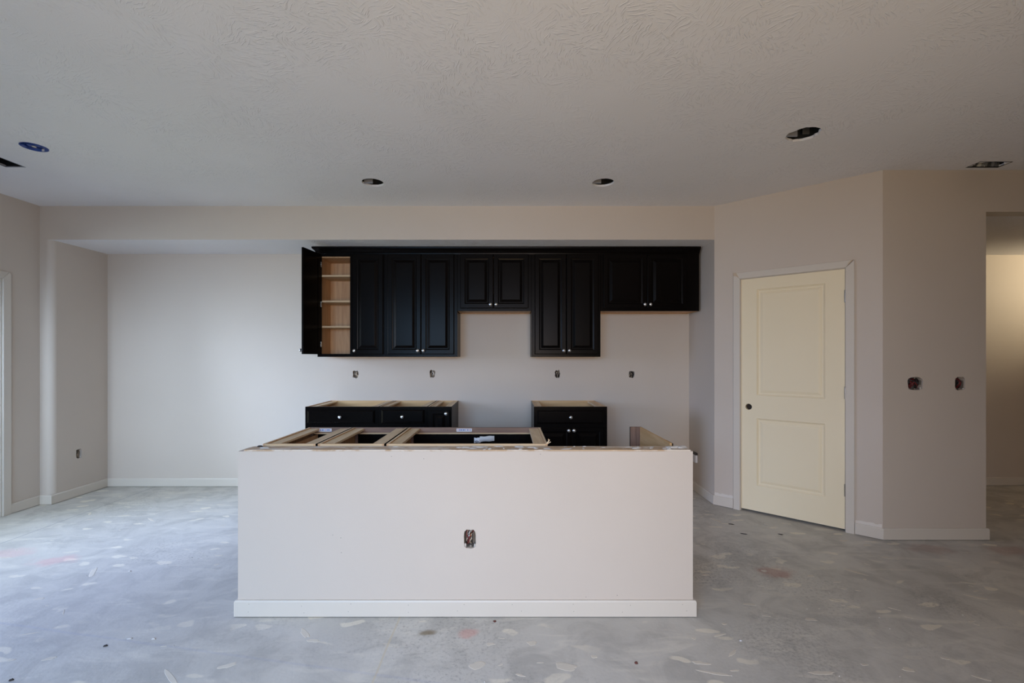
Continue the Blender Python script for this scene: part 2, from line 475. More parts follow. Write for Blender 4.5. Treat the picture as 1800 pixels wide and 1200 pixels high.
# soffit and the alcove return on the left
so = MB().box(LEFT, KRIGHT, SOFFIT_Y, BACK, LOW, CEIL, 0, {0: 1}).build('ceiling_soffit', ['wall', 'ceiling'])
struct(so, 'boxed greige soffit with white underside above the black wall cabinets', 'soffit')
qa = at(139, 797, 4.6)
ALC_Y = FPX * (ALCOVE) / (139 - CX)
alc_hole = ragged(ALC_Y, EYE - (797 - CY) * ALC_Y / FPX, 0.062, 0.098, 31, 0.1)
al = MB().plate(rect(SOFFIT_Y + 0.05, BACK, 0, LOW), [alc_hole], wall_x(ALCOVE, -1), ALCOVE - LEFT + 0.1).build('wall_alcove', 'wall')
struct(al, 'greige side wall of the left alcove under the soffit', 'wall')
RB = 0.05
arc = [(ALCOVE - RB + RB * math.sin(PI / 2 * k / 8), SOFFIT_Y + RB - RB * math.cos(PI / 2 * k / 8)) for k in range(9)]
bead = MB(); pl = arc
vs_ = [(x, y, z) for z in (0.0, LOW) for x, y in pl]; n_ = len(pl)
bead.add(vs_, [(i, i + 1, n_ + i + 1, n_ + i) for i in range(n_ - 1)], 0, True)
bead.add([(LEFT - .05, SOFFIT_Y, 0), (ALCOVE - RB, SOFFIT_Y, 0), (ALCOVE - RB, SOFFIT_Y, LOW), (LEFT - .05, SOFFIT_Y, LOW)], [(0, 1, 2, 3)])
bead.build('corner_bead', 'wall', al)
# left wall with the sliding door opening
y0, y1, z0, z1 = PATIO
struct(MB().plate([(FRONT, 0), (y0, 0), (y0, z1), (y1, z1), (y1, 0), (SOFFIT_Y + 0.02, 0), (SOFFIT_Y + 0.02, CEIL), (FRONT, CEIL)], [],
                  wall_x(LEFT, -1), 0.15).build('wall_left', 'wall'), 'greige left wall with the patio door opening', 'wall')
# right kitchen wall beside the fridge bay
KR_Y = FPX * KRIGHT / (1221.5 - CX)
kr_hole = rect(KR_Y - 0.05, KR_Y + 0.05, 0.36 + 0.33, 0.36 + 0.45)
struct(MB().plate(rect(P0.y, BACK, 0, CEIL), [], wall_x(KRIGHT, 1), WT).build('wall_right', 'wall'),
       'short greige side wall between fridge bay and pantry door', 'wall')
# angled pantry wall
U = (P1 - P0).normalized(); PLEN = (P1 - P0).length
ANG = frame3((P0.x, P0.y, 0), (U.x, U.y, 0), (0, 0, 1), (-U.y, U.x, 0))
DA, DB, DTOP = 0.226, 0.992, 2.080
struct(MB().plate([(0, 0), (DA, 0), (DA, DTOP), (DB, DTOP), (DB, 0), (PLEN, 0), (PLEN, CEIL), (0, CEIL)], [], ANG, WT).build('wall_pantry', 'wall'),
       'angled greige wall that holds the cream pantry door', 'wall')
# pier and header on the right
SW = [(1609, 674, 0.118, 0.100), (1688, 674, 0.080, 0.102)]
sh = []
for i, (px, py, w, h) in enumerate(SW):
    q = at(px, py, PIER_Y); sh.append(ragged(q.x, q.z, w, h, 40 + i, 0.08))
struct(MB().plate([(P1.x, 0), (PIER_X, 0), (PIER_X, LOW), (4.6, LOW), (4.6, 0), (HALL_END + 0.1, 0), (HALL_END + 0.1, CEIL), (P1.x, CEIL)], sh, wall_y(PIER_Y), WT).build('wall_pier', 'wall'),
       'shaded greige wall with switch holes and the header over the hallway opening', 'wall')
struct(MB().box(PIER_X - WT, PIER_X, PIER_Y + WT, HALL_BACK, 0, CEIL).build('wall_closet', 'wall'), 'side wall of the hallway behind the pier', 'wall')
struct(MB().box(PIER_X - 0.1, HALL_END + 0.1, HALL_BACK, HALL_BACK + WT, 0, CEIL).build('wall_hall', 'wall'), 'hallway wall glowing under warm lamplight', 'wall')
struct(MB().box(HALL_END, HALL_END + WT, PIER_Y, HALL_BACK, 0, CEIL).build('wall_hall_end', 'wall'), 'end wall of the hallway, out of the frame', 'wall')
struct(MB().box(PIER_X, HALL_END, PIER_Y + WT, HALL_BACK, LOW, LOW + 0.02, 0).build('ceiling_hall', 'ceiling'), 'lowered hallway ceiling behind the header', 'ceiling')
struct(MB().box(RIGHT, RIGHT + WT, FRONT, PIER_Y, 0, CEIL).build('wall_east', 'wall'), 'right side wall of the great room, out of the frame', 'wall')
# wall behind the camera with its two windows
wo = [rect(a, b, WIN_Z[0], WIN_Z[1]) for a, b in WINDOWS]
struct(MB().plate(rect(LEFT - 0.1, RIGHT + 0.1, 0, CEIL), wo, wall_y(FRONT - 0.15), 0.15).build('wall_front', 'wall'), 'wall behind the camera with two windows', 'wall')
for i, (a, b) in enumerate(WINDOWS):
    w = thing('window_%d' % (i + 1), 'white vinyl window behind the camera, %s one' % ('left' if i == 0 else 'right'), 'window', ((a + b) / 2, FRONT - 0.1, WIN_Z[0]), kind='structure')
    hw, hh = (b - a) / 2, WIN_Z[1] - WIN_Z[0]
    MB().plate(rect(-hw, hw, 0, hh), [rect(-hw + .05, hw - .05, .05, hh / 2 - .02), rect(-hw + .05, hw - .05, hh / 2 + .02, hh - .05)], FACE_CAM, 0.06).build('window_frame', 'white_vinyl', w)
    MB().box(-hw + .05, hw - .05, .028, .032, .05, hh - .05).build('pane', 'glass', w)
# ground outside
struct(MB().box(-30, 30, -34, 30, -0.4, -0.2).build('ground_outside', 'soil'), 'pale ground outside the house', 'ground')

# sliding patio door on the left
d2 = thing('door_2', 'white sliding patio door at the left edge', 'door', (LEFT, 0, 0), kind='structure')
yy = (y0 + y1) / 2
MB().box(-0.15, 0.0, y1 - 0.012, y1, 0, z1).build('jamb', 'trim', d2)
MB().box(-0.15, 0.0, y0, y0 + 0.012, 0, z1).build('jamb', 'trim', d2)
MB().box(-0.15, 0.0, y0 + 0.012, y1 - 0.012, z1 - 0.012, z1).build('head_jamb', 'trim', d2)
MB().box(-0.15, -0.02, y0 + 0.012, y1 - 0.012, 0.0, 0.03).build('sill', 'white_vinyl', d2)
CW = 0.060
def casing_leg(m, a, b, h, t=0.016): return MB().box(0, t, a, b, 0, h)
MB().plate([(y1 - 0.003, 0), (y1 + CW, 0), (y1 + CW, z1 + CW - 0.016), (y1 + CW - 0.016, z1 + CW), (y1 - 0.003, z1 - 0.003)], [], wall_x(0, 1), 0.017).build('casing', 'trim', d2, 0.003)
MB().plate([(y0 + 0.003, 0), (y0 + 0.003, z1 - 0.003), (y0 - CW, z1 + CW), (y0 - CW, 0)], [], wall_x(0, 1), 0.017).build('casing', 'trim', d2, 0.003)
MB().plate([(y0 + 0.003, z1 - 0.001), (y1 - 0.003, z1 - 0.001), (y1 + CW - 0.018, z1 + CW), (y0 - CW, z1 + CW)], [], wall_x(0, 1), 0.016).build('casing', 'trim', d2, 0.003)
for k, (a, b, xo) in enumerate(((y0 + .012, yy + .03, -0.12), (yy - .03, y1 - .012, -0.075))):
    s = MB().plate(rect(a, b, 0.03, z1 - .012), [rect(a + .07, b - .07, .13, z1 - .09)], wall_x(xo, -1), 0.035).build('sash', 'white_vinyl', d2)
    MB().box(xo - .02, xo - .015, a + .07, b - .07, .13, z1 - .09).build('pane', 'glass', s)
MB().box(-0.075, -0.04, yy - .01, yy + .012, 0.95, 1.15).build('handle', 'white_vinyl', d2, 0.004)

# ------------------------------------------------------------------ baseboards
BB = [(0, 0.004), (0.014, 0.004), (0.014, 0.080), (0.010, 0.088), (0, 0.088)]
CUT_L = -1.905; CUT_R = 0.925
def bb(name, path, label, side=-1, caulk=()):
    o = MB().sweep(path, BB, side).build(name, 'trim')
    struct(o, label, 'baseboard')
    return o
bb('baseboard_left', [(LEFT, y1 + CW), (LEFT, SOFFIT_Y), (ALCOVE, SOFFIT_Y), (ALCOVE, BACK - 0.0)], 'white baseboard stepping along the left wall and alcove')
bb('baseboard_back', [(ALCOVE + 0.014, BACK), (CUT_L, BACK)], 'white baseboard along the back wall left of the cabinets')
rb = bb('baseboard_right', [(KRIGHT, BACK), (P0.x, P0.y), tuple(P0 + U * (DA - 0.060))], 'white baseboard turning from the fridge bay to the pantry door')
pb = bb('baseboard_pier', [tuple(P0 + U * (DB + 0.060)), tuple(P1), (PIER_X, PIER_Y), (PIER_X, PIER_Y + 0.5)], 'white baseboard wrapping the pier right of the pantry door')
bb('baseboard_hall', [(PIER_X, HALL_BACK), (HALL_END, HALL_BACK)], 'white baseboard along the hallway wall')
# dabs of fresh white caulk above the baseboard beside the pantry door
def dab(u0, u1, z0, parent, seed, hh=0.03):
    r = random.Random(seed); n = 12; pts = [(u0, z0), (u1, z0)]
    for k in range(n + 1):
        pts.append((u1 + (u0 - u1) * k / n, z0 + hh * (0.75 + 0.35 * r.random())))
    MB().plate(pts, [], ANG @ Matrix.Translation((0, 0, -0.0025)), 0.0024).build('caulk_dab', 'caulk', parent)
dab(0.004, DA - 0.062, 0.087, rb, 1); dab(DB + 0.062, PLEN - 0.004, 0.087, pb, 2, 0.026)

# ------------------------------------------------------------------ pantry door
d1 = thing('door_1', 'cream two-panel pantry door with an empty knob hole', 'door', (P0.x, P0.y, 0), math.atan2(U.y, U.x), kind='structure')
# local: x along the wall, y into the wall, z up
LW = frame3((0, 0, 0), (1, 0, 0), (0, 0, 1), (0, 1, 0))
a, b = DA + 0.013, DB - 0.013
A2, B2, SZ0, SZ1 = DA + 0.004, DB - 0.004, 0.020, DTOP - 0.005
panels = [rect(A2 + 0.128, B2 - 0.130, 1.040, 1.975), rect(A2 + 0.128, B2 - 0.130, 0.245, 0.838)]
hole = circle(A2 + 0.062, 0.935, 0.027, 24)
slab = MB().plate(rect(A2, B2, SZ0, SZ1), panels + [hole], LW, 0.035, 0, False)
def inset(r, d):
    (a, c), (b, _), (_, e), _2 = r
    return rect(a + d, b - d, c + d, e - d)
for r in panels:
    rings = [(0, 0.0), (0.004, 0.005), (0.014, 0.012), (0.026, 0.013), (0.030, 0.010), (0.046, 0.0045), (0.052, 0.004)]
    vs = []; fs = []
    for d, w in rings: vs += [(u, w, v) for u, v in inset(r, d)]
    for i in range(len(rings) - 1):
        for k in range(4): fs.append((i * 4 + k, i * 4 + (k + 1) % 4, i * 4 + 4 + (k + 1) % 4, i * 4 + 4 + k))
    fs.append(tuple(range(len(vs) - 4, len(vs))))
    slab.add(vs, fs)
sl = slab.build('door_slab', 'door', d1, 0)
sl.location = (0, 0.002, 0)
MB().lathe([(0.0275, 0), (0.0275, 0.034), (0.0, 0.034)], Matrix.Translation((A2 + 0.062, 0.003, 0.935)) @ Matrix.Rotation(-PI / 2, 4, 'X'), 24, 0, True, False).build('latch_bore', 'darkbit', sl)
MB().box(A2, B2, 0.0385, 0.046, SZ0, SZ1).build('back_skin', 'door', sl)
MB().box(DA - 0.0, DA + 0.003, 0.001, WT, 0, DTOP).build('jamb', 'trim', d1)
MB().box(DB - 0.003, DB, 0.001, WT, 0, DTOP).build('jamb', 'trim', d1)
MB().box(DA, DB, 0.001, WT, DTOP - 0.003, DTOP).build('head_jamb', 'trim', d1)
CT = DTOP + 0.057
cf = frame3((0, -0.016, 0), (1, 0, 0), (0, 0, 1), (0, 1, 0))
MB().plate([(DA - 0.057, 0), (DA - 0.001, 0), (DA - 0.001, DTOP + 0.001), (DA - 0.057, CT - 0.002)], [], cf, 0.0165).build('casing', 'trim', d1, 0.002)
MB().plate([(DB + 0.001, 0), (DB + 0.057, 0), (DB + 0.057, CT - 0.002), (DB + 0.001, DTOP + 0.001)], [], cf, 0.0165).build('casing', 'trim', d1, 0.002)
MB().plate([(DA - 0.001, DTOP + 0.0015), (DB + 0.001, DTOP + 0.0015), (DB + 0.050, CT), (DA - 0.050, CT)], [], cf, 0.0165).build('casing', 'trim', d1, 0.002)
f1 = MB().plate([(DA - 0.056, CT - 0.026), (DA - 0.030, CT - 0.030), (DA - 0.012, CT - 0.044), (DA - 0.028, CT - 0.010), (DA - 0.034, CT + 0.004), (DA - 0.056, CT + 0.002)], [], frame3((0, -0.0185, 0), (1, 0, 0), (0, 0, 1), (0, 1, 0)), 0.003).build('filler_patch', 'filler', d1)
f1['label'] = 'tan filler in the left mitre'
f2 = MB().plate([(DB + 0.012, CT - 0.036), (DB + 0.020, CT - 0.036), (DB + 0.046, CT - 0.002), (DB + 0.036, CT - 0.002)], [], frame3((0, -0.0185, 0), (1, 0, 0), (0, 0, 1), (0, 1, 0)), 0.003).build('filler_patch', 'filler', d1)
f2['label'] = 'tan filler in the right mitre'
for z in (1.855, 1.092, 0.325):
    h = MB().lathe([(0.0055, -0.045), (0.0055, 0.045)], Matrix.Translation((DB - 0.002, -0.0045, z)), 12).build('hinge', 'nickel', d1)
    MB().box(DB - 0.006, DB + 0.006, -0.0025, 0.0, z - 0.044, z + 0.044).build('leaf', 'nickel', h)
    MB().lathe([(0.003, 0.045), (0.006, 0.048), (0.004, 0.053)], Matrix.Translation((DB - 0.002, -0.0045, z)), 10).build('hinge_pin', 'nickel', h)

# ------------------------------------------------------------------ half wall
HX0, HX1, HY0, HY1, HZ = -1.439, 0.985, 2.434, 2.541, 0.880
q = at(826, 947, HY0)
hw = MB().plate(rect(HX0, HX1, 0, HZ - 0.003), [ragged(q.x, q.z, 0.064, 0.100, 51, 0.05)], wall_y(HY0), HY1 - HY0).build('wall_island', 'wall')
struct(hw, 'pale freestanding half wall in front of the island cabinets', 'wall')
MB().box(HX0 + 0.028, HX1 - 0.010, HY0 + 0.004, HY1 - 0.002, HZ - 0.02, HZ + 0.004).build('top_plate', 'plate', hw, 0.001)
rr = random.Random(8)
lump = MB()
def blob(mb, x, y, z, rx, ry, rz, r, n=8):
    vs = []; fs = []
    jit = [1 + r.uniform(-0.35, 0.35) for _ in range(n)]
    for k in range(n):
        an = 2 * PI * k / n; vs.append((x + math.cos(an) * rx * jit[k], y + math.sin(an) * ry * jit[k], z))
    for k in range(n):
        an = 2 * PI * k / n; vs.append((x + math.cos(an) * rx * jit[k] * .6, y + math.sin(an) * ry * jit[k] * .6, z + rz * r.uniform(.6, 1)))
    vs.append((x, y, z + rz))
    for k in range(n):
        j = (k + 1) % n
        fs += [(k, j, n + j, n + k), (n + k, n + j, 2 * n)]
    fs.append(tuple(reversed(range(n))))
    mb.add(vs, fs, 0, True)
for k in range(60):
    x = rr.choice([rr.uniform(HX0 + .02, HX1 - .02), rr.uniform(0.6, HX1 - .015), rr.uniform(-0.2, 0.4)])
    blob(lump, x, rr.uniform(HY0 + .008, HY1 - .01), HZ + 0.0035, rr.uniform(.006, .035), rr.uniform(.003, .010), rr.uniform(.001, .005), rr)
for k in range(8):
    blob(lump, HX1 - .02 - .012 * k, HY1 - .03 - .006 * (k % 3), HZ + 0.0035, .02, .018, .010 - .0006 * k, rr)
lo = lump.build('dried_mud', 'mud', hw); lo['kind'] = 'stuff'
MB().sweep([(HX0, HY1), (HX0, HY0), (HX1, HY0), (HX1, HY1)], BB, -1).build('baseboard', 'trim', hw)

nh = MB()
for k in range(9):
    for dz in (0.03, 0.066):
        nh.lathe([(0.0016, 0), (0.0, 0.0004)], Matrix.Translation((HX0 + .04 + k * .29 + rr.uniform(-.03, .03), HY0 - 0.0141, dz + rr.uniform(-.006, .006))) @ Matrix.Rotation(PI / 2, 4, 'X'), 6)
for px, py in ((585, 940), (599, 945), (600, 971), (745, 806), (688, 802), (950, 798), (1085, 1046), (1030, 1049)):
    q = at(px, py, HY0 - .0002); nh.lathe([(0.0018, 0), (0.0, 0.0004)], Matrix.Translation(q) @ Matrix.Rotation(PI / 2, 4, 'X'), 6)
nho = nh.build('nail_holes', 'darkbit', hw); nho['kind'] = 'stuff'

# ------------------------------------------------------------------ cabinets
def ring_mesh(mb, x0, x1, z0, z1, rings, mi=0, cap=True):
    """nested rectangles (inset, y) in the XZ plane, front towards -Y"""
    vs = []; fs = []
    for d, y in rings: vs += [(x0 + d, y, z0 + d), (x1 - d, y, z0 + d), (x1 - d, y, z1 - d), (x0 + d, y, z1 - d)]
    for i in range(len(rings) - 1):
        for k in range(4): fs.append((i * 4 + k, i * 4 + (k + 1) % 4, i * 4 + 4 + (k + 1) % 4, i * 4 + 4 + k))
    if cap: fs.append(tuple(range(len(vs) - 4, len(vs))))
    mb.add(vs, fs, mi)

KNOB = [(0.0, -0.001), (0.008, -0.001), (0.007, 0.003), (0.0055, 0.008), (0.0055, 0.013), (0.012, 0.016), (0.0165, 0.021), (0.0165, 0.025), (0.012, 0.030), (0.005, 0.0325), (0.0, 0.033)]
def knob(parent, x, y, z):
    return MB().lathe(KNOB, Matrix.Translation((x, y, z)) @ Matrix.Rotation(PI / 2, 4, 'X'), 18).build('knob', 'chrome', parent)

DT = 0.020
def door(parent, x0, x1, z0, z1, kx=None, kz=None, rail=0.055):
    """raised-panel door; its back lies on y = 0, its front at y = -DT; returned object sits at the local origin"""
    d = MB()
    ring_mesh(d, x0, x1, z0, z1, [(0.0, 0.0), (0.0, -DT + 0.005), (0.002, -DT + 0.0015), (0.006, -DT), (rail - 0.012, -DT), (rail - 0.008, -DT + 0.004), (rail, -DT + 0.006), (rail, -DT + 0.012)], 0, False)
    ring_mesh(d, x0, x1, z0, z1, [(0.0, 0.0), (rail, 0.0), (rail, -DT + 0.012)], 0, False)
    o = d.build('door', 'black', parent)
    p = MB()
    ring_mesh(p, x0 + rail - .001, x1 - rail + .001, z0 + rail - .001, z1 - rail + .001, [(0.0, -0.004), (0.0, -DT + 0.011), (0.008, -DT + 0.011), (0.030, -DT + 0.0025), (0.033, -DT + 0.0015)])
    ring_mesh(p, x0 + rail - .001, x1 - rail + .001, z0 + rail - .001, z1 - rail + .001, [(0.0, -0.004)])
    p.build('raised_panel', 'black', o)
    if kx is not None: knob(o, kx, -DT, kz)
    return o

def drawer_front(parent, x0, x1, z0, z1, knobs=True):
    d = MB()
    ring_mesh(d, x0, x1, z0, z1, [(0.0, 0.0), (0.0, -DT + 0.009), (0.003, -DT + 0.007), (0.014, -DT + 0.001), (0.018, -DT)])
    ring_mesh(d, x0, x1, z0, z1, [(0.0, 0.0)])
    o = d.build('drawer_front', 'black', parent)
    if knobs: knob(o, (x0 + x1) / 2, -DT, (z0 + z1) / 2)
    return o

def wall_cabinet(label, x0, x1, z0, z1, doors, knob_z, shelves=(), open_left=None, right_wood=True, sill=0.026, top=0.042):
    """root on the wall line at the cabinet's left bottom front; local x right, y back, z up"""
    FY = BACK - 0.308; dep = 0.308
    w = x1 - x0; h = z1 - z0
    t = thing('wall_cabinet', label, 'cabinet', (x0, FY, z0), group='black wall cabinets')
    MB().box(0.002, 0.014, 0.019, dep, 0, h, 1, {5: 0}).build('side_panel', ['black', 'maple_z'], t)
    MB().box(w - 0.014, w - 0.002, 0.019, dep, 0, h, 1, {3: 0}).build('side_panel', ['black', 'maple_z'], t)
    MB().box(0.014, w - 0.014, 0.019, dep - 0.006, 0.008, 0.020).build('bottom_panel', 'maple_z', t)
    MB().box(0.014, w - 0.014, 0.019, dep - 0.006, h - 0.072, h - 0.06).build('top_panel', 'maple_z', t)
    MB().box(0.014, w - 0.014, dep - 0.006, dep, 0.0, h).build('back_panel', 'maple_z', t)
    opn = []
    for a, b in doors: opn.append(rect(a - x0 + 0.012, b - x0 - 0.012, 0.030, h - 0.062))
    if len(opn) > 1 and open_left is None: opn = [rect(doors[0][0] - x0 + .012, doors[-1][1] - x0 - .012, 0.030, h - .062)]
    MB().plate(rect(0, w, 0, h), opn, FACE_CAM, 0.019).build('face_frame', 'black', t, 0.0015)
    for z in shelves:
        MB().box(0.016, w - 0.016, 0.021, dep - 0.008, z - 0.009 - z0, z + 0.009 - z0).build('shelf', 'maple_x', t)
    for i, (a, b) in enumerate(doors):
        left = i == 0
        kx = (b - x0 - 0.026) if left else (a - x0 + 0.026)
        o = door(t, a - x0, b - x0, sill, h - top, kx, knob_z - z0)
        o.location = (0, -0.0015, 0)
        if open_left is not None and left:
            piv = Matrix.Translation((a - x0 + 0.012, -0.0015, 0)) @ Matrix.Rotation(-open_left, 4, 'Z') @ Matrix.Translation((-(a - x0) - 0.004, 0.0, 0))
            o.matrix_local = piv
            for z in (0.10, 0.50, 0.90):
                zz = 0.026 + z * (h - 0.07)
                ex = a - x0 + 0.012
                hg = MB().box(ex - 0.001, ex + 0.004, -0.012, 0.012, zz - 0.026, zz + 0.026).build('hinge', 'nickel', t, 0.001)
                MB().lathe([(0.006, 0), (0.006, 0.003), (0, 0.004)], Matrix.Translation((ex + 0.001, -0.0125, zz)) @ Matrix.Rotation(PI / 2, 4, 'X'), 10).build('screw', 'chrome', hg)
    return t

def X(px, s): return (px - CX) / s
SU = FPX / (BACK - 0.308); SD = FPX / (BACK - 0.33)     # scales at frame face and at door fronts
UB, UT = 1.380, 2.445
ux = [X(558, SU), X(675, SU), X(804, SU), X(934, SU), X(1055.5, SU), X(1229, SU)]
zs = [EYE - (y - CY) / SU for y in (484, 529, 574)]
KZ = EYE - (616 - CY) / SD
ZS = EYE - (546.5 - CY) / SU; KS = EYE - (535 - CY) / SD
wall_cabinet('black wall cabinet with its left door swung open onto maple shelves', ux[0], ux[1], UB, UT, [(X(561, SD), X(616, SD)), (X(619, SD), X(673, SD))], KZ, zs, math.radians(98))
wall_cabinet('tall closed black wall cabinet beside the open one', ux[1] + .001, ux[2], UB, UT, [(X(681, SD), X(739.7, SD)), (X(740.2, SD), X(798, SD))], KZ)
wall_cabinet('short black wall cabinet over the range gap', ux[2] + .001, ux[3] - .001, ZS, UT, [(X(809, SD), X(867, SD)), (X(867.6, SD), X(929, SD))], KS)
wall_cabinet('tall closed black wall cabinet between the two short ones', ux[3], ux[4], UB, UT, [(X(940, SD), X(995.5, SD)), (X(996, SD), X(1052, SD))], KZ)
fr = wall_cabinet('short wide black wall cabinet at the right end by the wall', ux[4] + .001, ux[5], ZS, UT, [(X(1061, SD), X(1137.5, SD)), (X(1138, SD), X(1208, SD))], KS)

# crown moulding
CRZ0, CRZ1 = EYE + (CY - 447) / SU, LOW - 0.004
CP = [(0, 0), (0.004, 0), (0.006, 0.012), (0.012, 0.018), (0.018, 0.030), (0.030, 0.044), (0.040, 0.052), (0.042, CRZ1 - CRZ0), (0, CRZ1 - CRZ0)]
FYC = BACK - 0.308 - 0.001
cr = MB().sweep([(ux[0] - 0.001, BACK - 0.001), (ux[0] - 0.001, FYC), (ux[5] + .001, FYC)], CP, -1, 0, CRZ0).build('crown_moulding', 'black')
tag(cr, 'black crown moulding running along the top of the wall cabinets', 'moulding')

def base_cabinet(label, x0, x1, yf, depth, h, rz, fronts, group, strip=0.062, inner='maple', backmat='maple_x', drawer_box=False, frame_back='brown', holes=None, back_front=True):
    """local: x right, y from the front frame (0) to the back, z up; fronts = list of (kind, x0, x1, z0, z1, knob x, knob z)"""
    w = x1 - x0
    t = thing('base_cabinet', label, 'cabinet', ((x0 + x1) / 2, yf, 0), rz, group)
    a, b = -w / 2, w / 2
    MB().box(a + 0.005, a + 0.018, 0.019, depth, 0.0, h, 1, {5: 0, 1: 2}).build('side_panel', ['black', 'maple_z', inner], t)
    MB().box(b - 0.018, b - 0.005, 0.019, depth, 0.0, h, 1, {3: 0, 1: 2}).build('side_panel', ['black', 'maple_z', inner], t)
    MB().box(a + 0.018, b - 0.018, depth - 0.012, depth, 0.02, h).build('back_panel', backmat, t)
    MB().box(a + 0.018, b - 0.018, 0.019, depth - 0.012, 0.10, 0.112).build('bottom_panel', 'maple_z', t)
    MB().box(a + 0.018, b - 0.018, 0.07, 0.082, 0.0, 0.10).build('toe_kick', 'black', t)
    for s in (-1, 1):
        e = a + 0.019 if s < 0 else b - 0.019 - strip
        MB().box(e, e + strip, 0.0195, depth - 0.0125, h - 0.020, h - 0.006).build('top_strip', inner, t, 0.001)
    MB().plate(rect(a, b, 0.10, h), holes(a, b, h), FACE_CAM, 0.0095).build('face_frame', 'black', t, 0.001)
    MB().plate(rect(a + .0005, b - .0005, 0.101, h - .0005), holes(a, b, h), frame3((0, 0.0096, 0), (1, 0, 0), (0, 0, 1), (0, 1, 0)), 0.0093).build('frame_back', frame_back, t)
    for k, (kind, fa, fb, za, zb, kx, kz) in enumerate(fronts):
        if kind == 'drawer':
            o = drawer_front(t, fa, fb, za, zb)
            if drawer_box:
                db = MB()
                db.box(fa + .03, fa + .042, 0.004, depth - 0.08, za + .015, zb - .025).box(fb - .042, fb - .03, 0.004, depth - 0.08, za + .015, zb - .025)
                db.box(fa + .042, fb - .042, depth - 0.092, depth - 0.08, za + .015, zb - .025).box(fa + .042, fb - .042, 0.004, depth - 0.092, za + .015, za + .024)
                db.build('drawer_box', 'maple_z', o)
        elif kind == 'false': o = drawer_front(t, fa, fb, za, zb, False); o.name = 'false_front'
        else: o = door(t, fa, fb, za, zb, kx, kz, 0.05 if fb - fa > 0.25 else 0.042)
        o.location = (0, -0.0015, 0)
    if rz: MB().box(a + .02, b - .02, 0.0195, 0.034, h - .042, h - .034).build('rail_cleat', 'maple_x', t)
    return t

def holes_drawer(a, b, h):
    return [rect(a + .035, b - .035, h - .145, h - .036), rect(a + .035, b - .035, .14, h - .205)]
def holes_door(a, b, h): return [rect(a + .035, b - .035, .14, h - .036)]

# run along the back wall
BYF = 4.264; BH = EYE - (714.5 - CY) * BYF / FPX
SB = FPX / BYF; SBD = FPX / (BYF - 0.02)
GB = 'black base cabinets along the back wall'
b0, b1, b2, b3 = X(536.5, SB), X(665, SB), X(751, SB), X(794.3, SB)
def zb(y): return EYE - (y - CY) / SBD
def loc_fronts(x0, x1, drawer, doors):
    c = (x0 + x1) / 2; out = []
    if drawer: out.append(('drawer', drawer[0] - c, drawer[1] - c, zb(drawer[3]), zb(drawer[2]), 0, 0))
    for da, db_, y_top, kx, ky in doors: out.append(('door', da - c, db_ - c, 0.125, zb(y_top), kx - c, zb(ky)))
    return out
D = BACK - BYF - 0.004
_bc = base_cabinet
def base_cabinet(*a, **k): return _bc(*a, backmat='maple_gold_x', **k)
base_cabinet('wide open-topped black base cabinet at the left end of the back wall', b0, b1, BYF, D, BH, 0,
             loc_fronts(b0, b1, (X(539.5, SBD), X(658, SBD), 721, 744), [(X(539.5, SBD), X(598.6, SBD), 751, X(592, SBD), 757), (X(599.0, SBD), X(658, SBD), 751, X(605, SBD), 757)]), GB, holes=holes_drawer)
base_cabinet('medium black base cabinet in the middle of the left back run', b1 + .001, b2, BYF, D, BH, 0,
             loc_fronts(b1, b2, (X(670, SBD), X(745.5, SBD), 720, 744), [(X(670, SBD), X(707.6, SBD), 751, X(701, SBD), 757), (X(708.0, SBD), X(745.5, SBD), 751, X(714, SBD), 757)]), GB, holes=holes_drawer, strip=0.05)
base_cabinet('narrow black base cabinet with a single door beside the range gap', b2 + .001, b3, BYF, D, BH, 0,
             loc_fronts(b2, b3, None, [(X(755, SBD), X(791, SBD), 721, X(784.5, SBD), 726.5)]), GB, holes=holes_door, strip=0.05)
c0, c1 = X(938.5, SB), X(1067.3, SB)
base_cabinet('black base cabinet with a drawer over two doors right of the range gap', c0, c1, BYF, D, BH, 0,
             loc_fronts(c0, c1, (X(944, SBD), X(1062, SBD), 721, 745), [(X(944, SBD), X(1003.9, SBD), 751, X(999.5, SBD), 756), (X(1004.3, SBD), X(1062, SBD), 751, X(1008.5, SBD), 756)]), GB, holes=holes_drawer)
# stray white screw head on the back edge of that cabinet
base_cabinet = _bc
# island run: fronts face the back wall, so they are turned half round
IYB, IH = 2.552, 0.894
IYF = 3.158; ID = IYF - IYB
GI = 'open-topped island cabinets behind the half wall'
i0, i1, i2, i3 = -1.375, -1.070, -0.687, 0.226
def isl(label, xa, xb, kind, dbox=False, hf=holes_drawer):
    w = xb - xa; f = []
    if kind == 'drawer': f.append(('drawer', -w / 2 + .02, w / 2 - .02, IH - .175, IH - .025, 0, 0))
    else: f.append(('false', -w / 2 + .02, w / 2 - .02, IH - .175, IH - .025, 0, 0))
    if w < 0.5: f.append(('door', -w / 2 + .02, w / 2 - .02, .125, IH - .19, w / 2 - .045, IH - .23))
    else:
        f.append(('door', -w / 2 + .02, -.002, .125, IH - .19, -.028, IH - .23)); f.append(('door', .002, w / 2 - .02, .125, IH - .19, .028, IH - .23))
    return base_cabinet(label, xa, xb, IYF, ID, IH, PI, f, GI, drawer_box=dbox, holes=hf)
k1 = isl('narrow open-topped island cabinet with a drawer, at the left end', i0, i1, 'drawer', True)
k2 = isl('open-topped island cabinet of middling width next to the narrow one', i1 + .002, i2, 'drawer')
k3 = isl('wide open-topped sink cabinet of the island, white packet inside', i2 + .002, i3, 'false')
